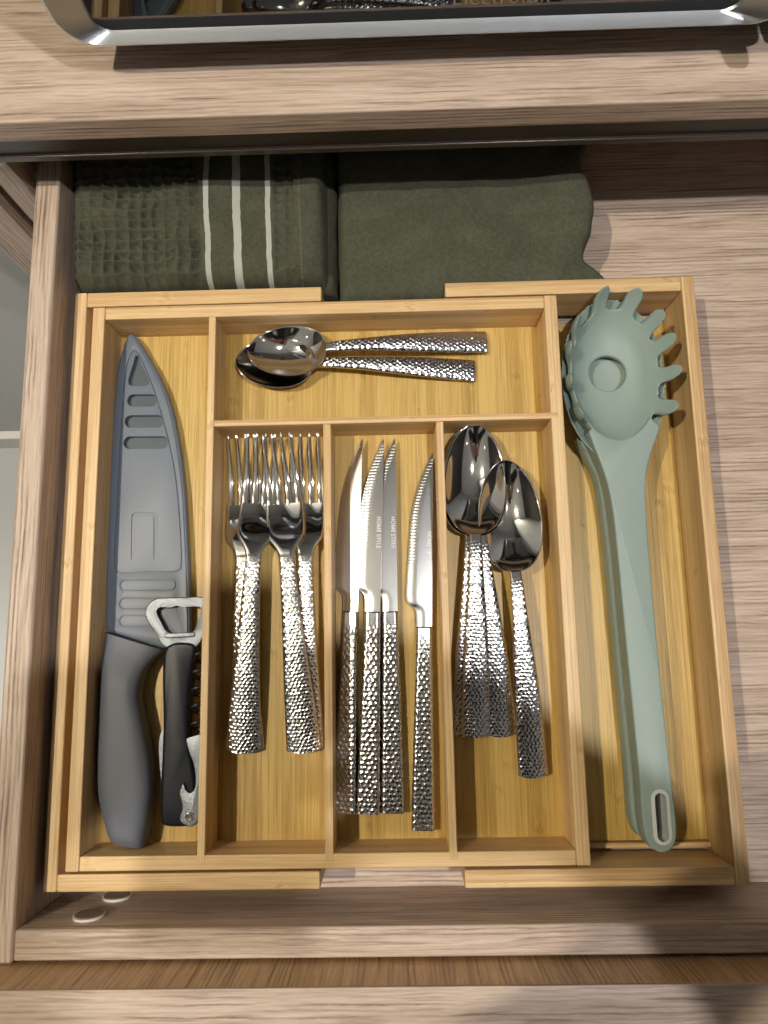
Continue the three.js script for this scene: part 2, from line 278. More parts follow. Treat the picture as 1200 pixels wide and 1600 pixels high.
// ---------- bamboo tray ----------
const tray = thing('cutlery_tray', 'expandable bamboo cutlery tray with six compartments in the drawer', 'cutlery tray', [0, -13, 0]);
const T = g => g.translate(0, 13, 0);
const H1 = 30.5, H2 = 28;
part('floor_panel', T(box(-150, 150, -6, 0, -174, 174, 0.3, 'z')), M.floor, tray);
part('wall', T(box(-156, -147.6, -6.5, H1, -179, 178.7, 1, 'z')), M.rail, tray);
part('wall', T(box(147.6, 156, -6.5, H1, -179, 178.7, 1, 'z')), M.rail, tray);
part('wall', T(box(-147.5, 147.5, -6.4, H1 - 0.1, -178.8, -170, 0.9, 'x')), M.rail, tray);
part('wall', T(box(-147.5, 147.5, -6.4, H1 - 0.1, 170, 178.5, 0.9, 'x')), M.rail, tray);
part('divider', T(box(-77, -72.3, 0.1, H1 + 0.15, -169.9, 174.6, 0.6, 'z')), M.rail, tray);
part('divider', T(box(-72.2, 152.5, 0.1, H1 + 0.15, -97.8, -93.6, 0.6, 'x')), M.rail, tray);
part('divider', T(box(-0.6, 4.4, 0.1, H1 + 0.1, -93.5, 174.8, 0.6, 'z')), M.rail, tray);
part('divider', T(box(72.9, 77.7, 0.1, H1 + 0.1, -93.5, 174.4, 0.6, 'z')), M.rail, tray);
// left sliding shell
part('sliding_wall', T(box(-169.8, -161.5, -13, H2, -191, 190.6, 1, 'z')), M.rail, tray);
part('sliding_wall', T(box(-161.4, -1.6, -8, H2 - 0.1, -190.8, -180.6, 0.9, 'x')), M.rail, tray);
part('sliding_wall', T(box(-161.4, -4, -8, H2 - 0.1, 180.6, 190.6, 0.9, 'x')), M.rail, tray);
part('sliding_floor', T(box(-161.3, -30, -13, -7.2, -174, 174, 0.3, 'z')), M.floor, tray);
// right sliding shell
part('sliding_wall', T(box(240.2, 248.8, -13, H2, -191.2, 191.4, 1, 'z')), M.rail, tray);
part('sliding_wall', T(box(82, 240.1, -8, H2 - 0.1, -191, -181, 0.9, 'x')), M.rail, tray);
part('sliding_wall', T(box(81.8, 240.1, -8, H2 - 0.1, 181, 191.2, 0.9, 'x')), M.rail, tray);
part('sliding_floor', T(box(110, 240, -13, -7.2, -174, 175, 0.3, 'z')), M.floor, tray);
part('floor_cleat', T(box(120, 239.9, -12, -3, 175.6, 178.4, 0.4, 'x')), M.rail, tray);

// ---------- hammered cutlery ----------
function dimple(u, v, p = 2.5, depth = 0.3) { // hammered cells, u and v in mm
  const row = Math.floor(v / (p * 0.87)); let best = 9;
  for (let r = row - 1; r <= row + 1; r++) { const c0 = Math.floor(u / p - (r & 1 ? 0.5 : 0)); for (let c = c0 - 1; c <= c0 + 1; c++) { const cx = (c + 0.5 + (r & 1 ? 0.5 : 0) + (hash(c, r, 71) - 0.5) * 0.34) * p, cy = (r + 0.5 + (hash(c, r, 72) - 0.5) * 0.34) * p * 0.87, d = (u - cx) ** 2 + (v - cy) ** 2; if (d < best) best = d; } }
  return depth * (best / (p * p * 0.33) - 0.6);
}
// ring of a flat metal strip: top skin then bottom skin; shape(z, t) gives x, y
function strip(N, Mt, zOf, half, mid, dip, th, bump, endCurve = 0) {
  return loft(N, s => {
    const z = zOf(s), h = half(z), r = [];
    const P = (t, low) => { const e = Math.sqrt(Math.max(0, 1 - Math.pow(Math.abs(t), 6))); let y = mid(z) - dip(z) * (1 - t * t) + (low ? -th(z) * 0.5 - th(z) * 0.5 * e : -th(z) * 0.5 + th(z) * 0.5 * e); if (!low && bump) y += bump(t * h, z, t); const zz = z - endCurve * t * t * clamp((z) / 130) ** 12; return [t * h, y, zz]; };
    for (let j = 0; j <= Mt; j++) r.push(P(-1 + 2 * j / Mt, false));
    const B = Math.max(4, Mt >> 2); for (let j = 0; j <= B; j++) { const t = 0.97 - 1.94 * j / B; r.push(P(t, true)); }
    return r;
  });
}
const curve = (pts) => z => { // smooth interpolation through [z, value]
  if (z <= pts[0][0]) return pts[0][1]; const n = pts.length; if (z >= pts[n - 1][0]) return pts[n - 1][1];
  let i = 0; while (z > pts[i + 1][0]) i++; const m = k => k <= 0 || k >= n - 1 ? (pts[Math.min(k + 1, n - 1)][1] - pts[Math.max(k - 1, 0)][1]) / (pts[Math.min(k + 1, n - 1)][0] - pts[Math.max(k - 1, 0)][0]) : (pts[k + 1][1] - pts[k - 1][1]) / (pts[k + 1][0] - pts[k - 1][0]);
  const [z0, a] = pts[i], [z1, b] = pts[i + 1], w = z1 - z0, t = (z - z0) / w, t2 = t * t, t3 = t2 * t;
  return (2 * t3 - 3 * t2 + 1) * a + (t3 - 2 * t2 + t) * w * m(i) + (-2 * t3 + 3 * t2) * b + (t3 - t2) * w * m(i + 1);
};
const edgeFade = (t) => sstep(1.0, 0.9, Math.abs(t));
// fork: z = 0 where the handle begins, tines towards -z
{
  const Y = curve([[-76, 13], [-62, 8.2], [-45, 4.2], [-30, 3.2], [-18, 4.6], [-6, 8.4], [6, 10.2], [40, 10.4], [80, 8.2], [110, 5], [133, 2.6]]);
  const halfH = curve([[4, 5.0], [30, 5.8], [70, 7.9], [110, 10.3], [133, 11.4]]);
  const halfHead = curve([[-31, 12.7], [-18, 12.9], [-10, 12.8], [-5, 11.6], [-0.5, 8.4], [3.5, 6.1], [9, 5.0]]);
  const f = thing('fork', 'x', 'fork', [0, 0, 0], 'hammered forks in the second compartment');
  part('handle', strip(340, 50, s => lerp(7.5, 133, s), halfH, Y, z => -0.9 * sstep(0, 40, z), z => lerp(2.4, 1.7, z / 133), (x, z, t) => edgeFade(t) * sstep(8, 14, z) * dimple(x, z), 2.5), M.hammered, f);
  const head = part('head', strip(60, 24, s => lerp(-29.5, 8, s), halfHead, Y, z => 1.4 * sstep(-4, -20, z), () => 2.1), M.steel, f);
  for (const k of [-1.5, -0.5, 0.5, 1.5]) {
    const cx = z => k * lerp(6.55, 6.0, clamp((-29 - z) / 46)), hw = z => lerp(2.45, 1.05, clamp((-29 - z) / 46)), yy = z => Y(z) - 1.4 * (1 - (k / 2) ** 2 * 0.8) * sstep(-76, -40, z);
    part('tine', loft(40, s => { const z = lerp(-76, -28.6, s), a = hw(z) * (s < 0.05 ? 0.5 + s * 10 : 1), b = 1.05 * (s < 0.05 ? 0.5 + s * 10 : 1), r = []; for (let j = 0; j < 12; j++) { const q = j / 12 * Math.PI * 2, c = Math.cos(q), d = Math.sin(q); r.push([cx(z) + a * Math.sign(c) * Math.abs(c) ** 0.6, yy(z) - 1 - b * Math.sign(d) * Math.abs(d) ** 0.6, z]); } return r; }), M.steel, head);
  }
  const base = 'hammered steel fork ';
  f.userData.label = base + 'at the far left, lying half under the second fork'; pose(f, -56.5, 0, -17, 0.02, 0, 0.03);
  copyOf(f, base + 'second from the left, on top of the leftmost fork', -48.6, 3.4, -17, -0.055, -0.012, -0.03);
  const low = copyOf(f, base + 'at the far right, pressed against the middle divider', -15.0, 0.2, -17, 0.0, 0, 0);
  copyOf(f, base + 'third from the left, crossing over the rightmost fork', -27.2, 3.8, -16.4, 0.086, -0.012, 0.02);
}
// spoons: z = 0 at the neck, bowl towards -z
function spoon(name, label, category, group, bowlL, bowlW, handL, endW, neckW, depth) {
  const sp = thing(name, label, category, [0, 0, 0], group), k = handL / 129;
  const Y = curve([[-bowlL, depth + 3.2], [-bowlL * 0.8, depth + 2.6], [-bowlL * 0.5, depth + 2], [-bowlL * 0.15, depth + 2.6], [0, depth + 4.2], [14 * k, depth + 5.6], [45 * k, depth + 4.8], [85 * k, depth + 0.5], [112 * k, 5], [handL, 2.4]]);
  const W = z => { const u = clamp(-z / bowlL); return bowlW / 2 * Math.sqrt(Math.max(0, 1 - (2 * Math.pow(u, 0.84) - 1) ** 2)); };
  const half = z => Math.max(z > -bowlL * 0.5 ? neckW / 2 * sstep(-bowlL * 0.25, 0, z) : 0.02, W(z));
  const halfH = curve([[0, neckW / 2], [30 * k, endW * 0.272], [70 * k, endW * 0.405], [105 * k, endW * 0.475], [handL, endW / 2]]);
  const dip = z => depth * Math.pow(Math.max(0, Math.sin(Math.PI * clamp(-z / bowlL))), 0.75);
  part('bowl', strip(90, 40, s => lerp(-bowlL, 0.8, 0.5 - 0.5 * Math.cos(Math.PI * s)), half, Y, z => dip(z), () => 1.7), M.steel, sp);
  part('handle', strip(Math.round(handL * 2.6), 44, s => lerp(0.3, handL, s), halfH, Y, z => -0.8 * sstep(0, 40, z), z => lerp(2.8, 1.7, z / handL), (x, z, t) => edgeFade(t) * sstep(2, 9, z) * dimple(x, z), 2.2), M.hammered, sp);
  return sp;
}
{
  const g = 'hammered tablespoons in the fourth compartment', b = 'hammered steel tablespoon ';
  const s = spoon('tablespoon', b + 'lowest of the stack on the left, its handle end leftmost', 'spoon', g, 74, 41.5, 129, 18.8, 7.4, 10.5);
  pose(s, 94.4, 0, -20.5, -0.06, 0, 0);
  copyOf(s, b + 'in the stack, its handle end next to the right spoon', 101.0, 2.4, -20, 0.077, 0, 0);
  copyOf(s, b + 'topmost of the left stack, its bowl against the divider', 97.0, 4.8, -20.6, -0.03, 0, 0);
  copyOf(s, b + 'on its own at the right, overlapping the stacked bowls', 122.4, 5.2, 4.4, 0.048, -0.01, 0.05);
  const t = spoon('teaspoon', 'hammered steel teaspoon underneath, its dark bowl peeking out below', 'spoon', 'hammered teaspoons in the top compartment', 54, 36.5, 112, 16.2, 6.6, 8.5);
  pose(t, -9, 0, -143.2, Math.PI / 2 - 0.05, 0, 0);
  copyOf(t, 'hammered steel teaspoon lying on top of the other teaspoon', 0.0, 4.6, -152.2, Math.PI / 2 + 0.05, 0.02, 0.0);
}
// table knives: z = 0 at the seam, blade towards -z, spine on the right
{
  const k = thing('table_knife', 'x', 'knife', [0, 0, 0], 'hammered table knives in the third compartment');
  const L = curve([[-117, 4.6], [-112, 2.2], [-104, -1.0], [-91, -5.6], [-74, -9.2], [-46, -11.1], [-24, -11.9], [-19, -11.9], [-15.5, -10.6], [-12.5, -7], [-9, -5.4], [0, -5.2]]);
  const R = curve([[-117, 5.2], [-60, 5.2], [0, 5.0]]);
  const serr = z => z < -42 && z > -113 ? 0.55 * Math.abs(((z / 2.1) % 1 + 1) % 1 - 0.5) * 2 : 0;
  const Mx = 14, prof = [0, 0.05, 0.13, 0.27, 0.42, 0.6, 0.8, 0.93, 1];
  const bl = part('blade', toCreasedNormals(loft(330, s => { const z = lerp(-117, -0.4, s), l = L(z) + serr(z), r = R(z), o = []; const th = t => 0.15 + 0.75 * sstep(0, 0.30, t * (r - l) / 17); for (const t of prof) o.push([lerp(l, r, t), 6.2 + th(t), z]); for (const t of [...prof].reverse()) o.push([lerp(l, r, t), 6.2 - th(t), z]); return o; }), 0.5), M.blade, k);
  part('lettering', M.textGeo('HOME STYLE', 3, 21).rotateX(-Math.PI / 2).rotateY(-Math.PI / 2).translate(1.6, 7.16, -63), M.print, bl);
  const hw = z => lerp(5.1, 7.5, z / 125), hh = z => lerp(3.6, 4.8, sstep(0, 60, z));
  part('handle', loft(300, u => {
    const z = lerp(0.5, 125, u), w = hw(z), h = hh(z), r = Math.min(2.2, h * 0.6), o = [], sides = [[w - r, h, -1, 0, 2 * (w - r)], [-w, h - r, 0, -1, 2 * (h - r)], [-w + r, -h, 1, 0, 2 * (w - r)], [w, -h + r, 0, 1, 2 * (h - r)]];
    let arc = 0; const put = (x, y, nx, ny, a) => { const d = dimple(a, z, 3.2, 0.32) * sstep(5, 14, z) * sstep(125, 123, z); o.push([x + d * nx, y + d * ny + 5, z]); };
    sides.forEach(([x, y, dx, dy, len], k) => { const n = k % 2 ? 12 : 26; for (let j = 0; j < n; j++) put(x + dx * len * j / n, y + dy * len * j / n, dy ? Math.sign(x) : 0, dx ? Math.sign(y) : 0, arc + len * j / n); arc += len;
      const cx = x + dx * len - (dy ? Math.sign(x) * r : 0), cy = y + dy * len - (dx ? Math.sign(y) * r : 0), a0 = Math.PI / 2 * (k + 1); for (let j = 0; j < 5; j++) { const a = a0 + Math.PI / 2 * j / 5; put(cx + r * Math.cos(a), cy + r * Math.sin(a), Math.cos(a), Math.sin(a), arc + 1.57 * r * j / 5); } arc += 1.57 * r; });
    return o;
  }), M.hammered, k);
  part('seam', new RoundedBoxGeometry(9.6, 6.6, 0.9, 2, 0.4).translate(0, 5, 0.1), M.black, k);
  const b = 'hammered handled steel table knife ';
  k.userData.label = b + 'at the left, tilted with its serrated edge down'; pose(k, 15.6, 0, 27.6, -0.04, 0, 0.2);
  copyOf(k, b + 'second from the left, overlapping the third blade', 29.4, 1.4, 28, -0.038, 0, 0.06);
  copyOf(k, b + 'third from the left, its blade half under its neighbour', 40.4, -0.2, 28, -0.005, 0, 0.0);
  copyOf(k, b + 'on its own at the right, set lower than the others', 62.5, 0, 38.4, -0.033, 0, 0.0);
}

// ---------- sheathed kitchen knife ----------
{
  const k = thing('kitchen_knife', 'large kitchen knife with grey handle in a blue grey plastic sheath', 'knife', [-125, 0, 20]);
  const K = g => g.translate(125, 0, -20);
  const out = spline([[-139.8, -169.2], [-138.2, -169.6], [-134.2, -166.6], [-124.6, -151.3], [-114.5, -132.8], [-106.4, -110.3], [-101.1, -85.5], [-97, -57.2], [-94.2, -24.2], [-92, 8.1], [-90.7, 37.1], [-90.6, 45]], 60, false).concat([[-91, 47.5], [-94, 49.5], [-110, 48.6], [-145, 37.2], [-146.8, 35]]).concat(spline([[-147.3, 26], [-148.3, -25.3], [-148.7, -65.1], [-148.5, -92.1], [-147.6, -122.4], [-146, -146.3], [-142.6, -161.8]], 40, false));
  const tri = spline([[-133.6, -152.6], [-135.2, -146], [-138, -134], [-137, -131.4], [-124.2, -131], [-123.4, -133], [-130, -147], [-132.2, -152.4]], 40);
  const wins = [tri, capsule2(-133.8, -120.1, -121.8, -119.8, 4.4), capsule2(-135, -105.1, -116.6, -104.7, 4.4), capsule2(-135.2, -90.1, -113.4, -89.6, 4.4)];
  const sh = part('sheath', K(cutOut(slab(out, 0.4, 8.2, 1.6), wins.map(h => slab(h, -3, 14, 0)))), M.sheath, k);
  // raised skin with recessed outlines
  const big = spline([[-141, -2], [-120, -1.2], [-98.4, -2.2], [-97.6, -6], [-98.4, -23.8], [-104.1, -71.2], [-112.3, -103.8], [-122, -133], [-131.5, -153.5], [-134.8, -157], [-138.2, -151], [-140.4, -135], [-141.7, -104.5], [-142.4, -50.8], [-142.2, -6]], 150);
  const u = [[-131.5, -10], [-132.2, -38.5], [-131.3, -40.8], [-129.6, -41.6], [-116.8, -41.4], [-114.9, -40.4], [-114.2, -38.4], [-113.6, -10.3], [-114.4, -9.6], [-116.2, -9.8], [-117.2, -37.6], [-118, -38.5], [-128.4, -38.6], [-129.2, -37.8], [-128.8, -9.8], [-130, -9.2]];
  const pads = [[-134.4, 7.2, -104.5, 7.8], [-134.2, 19.3, -104, 19.9], [-133.8, 30.6, -112, 31.1]].map(a => [capsule2(...a, 4.1), capsule2(...a, 3.5)]);
  const skinY = [8.0, 8.9], ringOut = inset(out, 1.7);
  const cell = (o, h = []) => slab(o, ...skinY, 0.28, h);
  const skin = [cell(ringOut, [inset(big, -0.22), ...pads.map(p => p[0])]), cutOut(cell(inset(big, 0.22)), [...wins.map(w => inset(w, -0.15)), u].map(h => slab(h, 6, 11, 0))), ...pads.map(p => cell(p[1]))];
  part('raised_skin', K(mergeGeometries(skin)), M.sheath, sh);
  part('blade', K(slab(inset(out, 3.5), 3.4, 5.2, 0.3)), M.coated, k);
  // handle: rounded, from the outline
  const hl = spline([[-145.9, 37.6], [-146.2, 52], [-145.8, 69.2], [-146, 93.2], [-146, 116.8], [-144.2, 137.7], [-139.6, 154], [-135.1, 165.2]], 60, false), hr = spline([[-106.8, 49.8], [-113.4, 56.4], [-118, 63.6], [-120.4, 73.3], [-120.4, 80.5], [-118.1, 90.1], [-115.1, 103.2], [-112.1, 117.3], [-110.6, 132.4], [-111.1, 146.2], [-112.6, 160], [-114.5, 169.6]], 60, false);
  part('handle', K(grain(loft(60, (s, i) => { const a = hl[i], b = hr[i], r = [], n = 40, hgt = lerp(8.2, 10.4, sstep(0, 0.25, s)) - 0.8 * sstep(0.97, 1, s); for (let j = 0; j < n; j++) { const q = j / n * Math.PI * 2, c = Math.cos(q), d = Math.sin(q), e = 0.62, t = 0.5 + 0.5 * Math.sign(c) * Math.abs(c) ** e; r.push([lerp(a[0], b[0], t), 0.3 + hgt + hgt * Math.sign(d) * Math.abs(d) ** e, lerp(a[1], b[1], t) + (i === 60 ? 0 : 0)]); } return r; }), 'z', false)), M.grip, k);
}
// ---------- corkscrew ----------
{
  const c = thing('corkscrew', 'black and steel waiter corkscrew with bottle opener beside the sheathed knife', 'corkscrew', [-93, 0, 90]);
  const K = g => g.translate(93, 0, -90);
  const body = spline([[-105, 48.4], [-101, 45.6], [-95.6, 44.6], [-89, 45.2], [-85.6, 46.6], [-85, 50], [-87.6, 64], [-89, 88], [-88.6, 104], [-84, 128], [-82, 150], [-83.4, 156.2], [-94, 158], [-103.6, 156.4], [-104.8, 152], [-105, 100]], 120);
  part('body', K(slab(body, 2, 14.6, 2.2)), M.blackGloss, c);
  const lo = spline([[-106, 47.5], [-112, 38.5], [-118.2, 29.4], [-119, 25.6], [-117.4, 20.6], [-112.6, 16.9], [-105, 16.2], [-95, 16.2], [-81, 16.4], [-76.4, 18.4], [-76.6, 24], [-79, 36], [-84.4, 47.7], [-95, 49]], 110);
  const li = spline([[-105.6, 38], [-109, 32.4], [-112, 26.6], [-112, 23.8], [-109.6, 21.8], [-102, 21.8], [-98.6, 20.9], [-95, 21.8], [-84, 21.8], [-81.6, 23.6], [-82.6, 29], [-86, 38], [-88, 39.6], [-103, 39.6]], 90);
  const lev = part('bottle_opener', K(slab(lo, 11.2, 13.8, 0.6, [li])), M.brushed, c);
  part('lip', K(slab(capsule2(-104.4, 40.8, -87.4, 40.4, 1.5), 13, 15, 0.5)), M.brushed, lev);
  class Helix extends THREE.Curve { getPoint(t) { const a = t * Math.PI * 2 * 5.4, r = 4.7 * (1 - 0.35 * sstep(0.85, 1, t)); return new THREE.Vector3(-84.8 + r * Math.cos(a), 7 + r * Math.sin(a), 50 + 58 * t); } }
  part('spiral', K(new THREE.TubeGeometry(new Helix(), 260, 1.35, 10)), M.blackSteel, c);
  const boot = spline([[-89.2, 105], [-86, 103.6], [-79.5, 103], [-79, 125], [-79.6, 150], [-82, 156.2], [-87, 157.2], [-91.9, 153.6], [-90.6, 146], [-92.6, 138.5], [-92.2, 135], [-90.2, 131.6], [-88.6, 135.4], [-86, 137.4], [-83.6, 135.6], [-82.8, 131], [-84.2, 121], [-88, 111]], 140);
  const bt = part('boot_lever', K(slab(boot, 14.4, 16.4, 0.5)), M.brushed, c);
  part('rivet', K(new THREE.TorusGeometry(2.1, 0.7, 10, 24).rotateX(Math.PI / 2).translate(-86, 16.5, 151.2)), M.steel, bt);
  part('rivet', K(new THREE.SphereGeometry(1.1, 16, 10).translate(-86, 16.6, 151.2)), M.steel, bt);
  part('foil_blade', K(slab(spline([[-104, 97], [-107.4, 101.8], [-108.4, 106], [-108, 118], [-106, 132], [-103.6, 142], [-103, 120]], 60), 9, 10.6, 0.3)), M.brushed, c);
}

// ---------- sage green utensils ----------
{
  const bowlField = (cx, cz, y0, rise, ax, az, th) => (x, y, z) => { const X = (x - cx) / ax, Z = (z - cz) / az, q = X * X + Z * Z, r = Math.sqrt(q), yb = y0 + rise * q * (0.55 + 0.45 * q), g = 1 + ((2 * rise * (0.55 + 0.9 * q)) ** 2) * (X * X / ax / ax + Z * Z / az / az); return Math.max((Math.abs(y - yb) - th) / Math.sqrt(g), (r - 1) * ax * 0.9); };
  const handleOutline = (dx, arc, endZ, left = [[183.4, -33], [180.6, -50], [175.6, -64], [168.6, -79], [165.6, -88]]) => [...arc, ...spline([[219.6 + dx * 1.5, -88], [217.4 + dx * 1.3, -82], [212.6 + dx, -71], [208.6 + dx, -58], [207 + dx, -45], [206.3 + dx, -25], [206.6 + dx, 49], [208.6 + dx, 130], [209.4 + dx, endZ - 11], [207.4 + dx, endZ - 4.4], [203.8 + dx, endZ - 0.9], [200 + dx, endZ], [196 + dx, endZ - 1], [192.4 + dx, endZ - 4.6], [190.4 + dx, endZ - 11], [189.6 + dx, 130], [187.4 + dx, 49], [186 + dx, -10], ...left.map(q => [q[0] + dx, q[1]])], 150, false)];
  const arc = (cx, cz, ax, az, a0, a1, n) => Array.from({ length: n + 1 }, (_, i) => { const a = (a0 + (a1 - a0) * i / n) * Math.PI / 180; return [cx + ax * Math.cos(a), cz + az * Math.sin(a)]; });
  // lower serving spoon
  const s = thing('serving_spoon', 'sage green serving spoon nested underneath the pasta server', 'serving spoon', [193, -7, 0]);
  const S = g => g.translate(-193, 7, 0);
  const bs = bowlField(193, -123, -2.5, 22, 34.5, 57, 1.3);
  part('bowl', S(grain(nets((x, y, z) => bs(x, y, z), [154, -7, -186], [232, 24, -62], 1.2), 'z', false)), M.sage, s);
  const oSlot = capsule2(197.3, 143, 197.3, 164, 4.2);
  part('handle', S(slab(handleOutline(-1.6, arc(193, -123, 32, 53, 130, 48, 14), 171.5, [[184.8, -33], [184, -48], [182, -60], [178, -70], [174.4, -79], [171.6, -87]]), -6.6, 6.4, 2, [oSlot])), M.sage, s);
  // pasta server
  const p = thing('pasta_server', 'sage green slotted pasta server with upright tines and eyelet handle', 'pasta server', [193, 7, 0]);
  const P = g => g.translate(-193, -7, 0);
  const cx = 192.4, cz = -125.6, ax = 30.7, az = 48.4; // the bowl runs on into flat tines, cut free by scallops
  const tips = [[185.4, -181.4], [209, -181.6], [225.6, -166.4], [230.4, -146.6], [229, -123], [222.8, -101], [165, -162.6], [159.9, -142.8], [161.2, -119.2], [167.2, -98]].map(([x, z]) => Math.atan2((z - cz) / 55.5, (x - 195.1) / 35));
  const plan = (x, z) => { // distance in the unrolled skin, nearest tine
    const X = (x - cx) / ax, Z = (z - cz) / az, r = Math.hypot(X, Z), p = Math.atan2(Z, X), L = Math.hypot(ax * Math.cos(p), az * Math.sin(p)), S = Math.hypot(ax * Math.sin(p), az * Math.cos(p)); let t = 1e9, which = 0;
    tips.forEach((f, i) => { let a = p - f; a -= Math.round(a / (2 * Math.PI)) * 2 * Math.PI; const s = a * S, q = (r - clamp(r, 0.8, 1.2 - 4.5 / L)) * L * 1.25, d = Math.hypot(s, q) - 4.8; if (d < t) { t = d; which = i; } });
    return [smin((r - 0.955) * L, t, 3.4), which, r];
  };
  const field = (x0, y, z) => {
    const x = x0 - 0.2 * Math.max(0, y - 18), X = (x - cx) / ax, Z = (z - cz) / az, q = X * X + Z * Z, yb = 6.5 + 16.5 * (0.25 * q + 0.75 * q ** 1.8), sl = 2 * 16.5 * (0.25 + 1.35 * q ** 0.8) * Math.hypot(X / ax, Z / az), g = Math.sqrt(1 + sl * sl);
    const d = -smin(-(Math.abs(y - yb) / g - 2.1), -plan(x, z)[0], 1.6); return -smin(-d, Math.hypot(x - 192.4, z + 131) - 12.3, 1.2);
  };
  const g0 = nets(field, [146, 2, -190], [240, 46, -70], 1.1);
  const ix = g0.index.array, ps = g0.attributes.position, bins = tips.map(() => []), rest = [];
  for (let i = 0; i < ix.length; i += 3) { const c = [0, 1, 2].map(k => (ps.array[ix[i] * 3 + k] + ps.array[ix[i + 1] * 3 + k] + ps.array[ix[i + 2] * 3 + k]) / 3), w = plan(c[0] - 0.2 * Math.max(0, c[1] - 18), c[2]); (w[2] > 1.0 && c[1] > 15 ? bins[w[1]] : rest).push(ix[i], ix[i + 1], ix[i + 2]); }
  const pick = list => { const map = new Map(), pos = [], nor = [], idx = []; for (const v of list) { if (!map.has(v)) { map.set(v, pos.length / 3); for (let k = 0; k < 3; k++) { pos.push(ps.array[v * 3 + k]); nor.push(g0.attributes.normal.array[v * 3 + k]); } } idx.push(map.get(v)); } const g = new THREE.BufferGeometry(); g.setAttribute('position', new THREE.Float32BufferAttribute(pos, 3)); g.setAttribute('normal', new THREE.Float32BufferAttribute(nor, 3)); g.setIndex(idx); return grain(g, 'z', false); };
  const head = part('head', P(pick(rest)), M.sage, p);
  for (const b of bins) if (b.length) part('tine', P(pick(b)), M.sage, head);
  const slot = capsule2(201, 143.2, 201, 164.2, 5.4);
  const h = part('handle', P(slab(handleOutline(0, arc(cx, cz, 28.6, 45.4, 126, 42, 16), 174, [[185, -33], [183, -50], [179.6, -64], [175.6, -77], [173, -86]]), 9.4, 24.4, 1.2, [slot])), M.sage, p);
  part('eyelet', P(slab(capsule2(201, 143.2, 201, 164.2, 5.6), 9.2, 24.9, 0.6, [capsule2(201, 143.2, 201, 164.2, 4)])), M.eyelet, h);
}

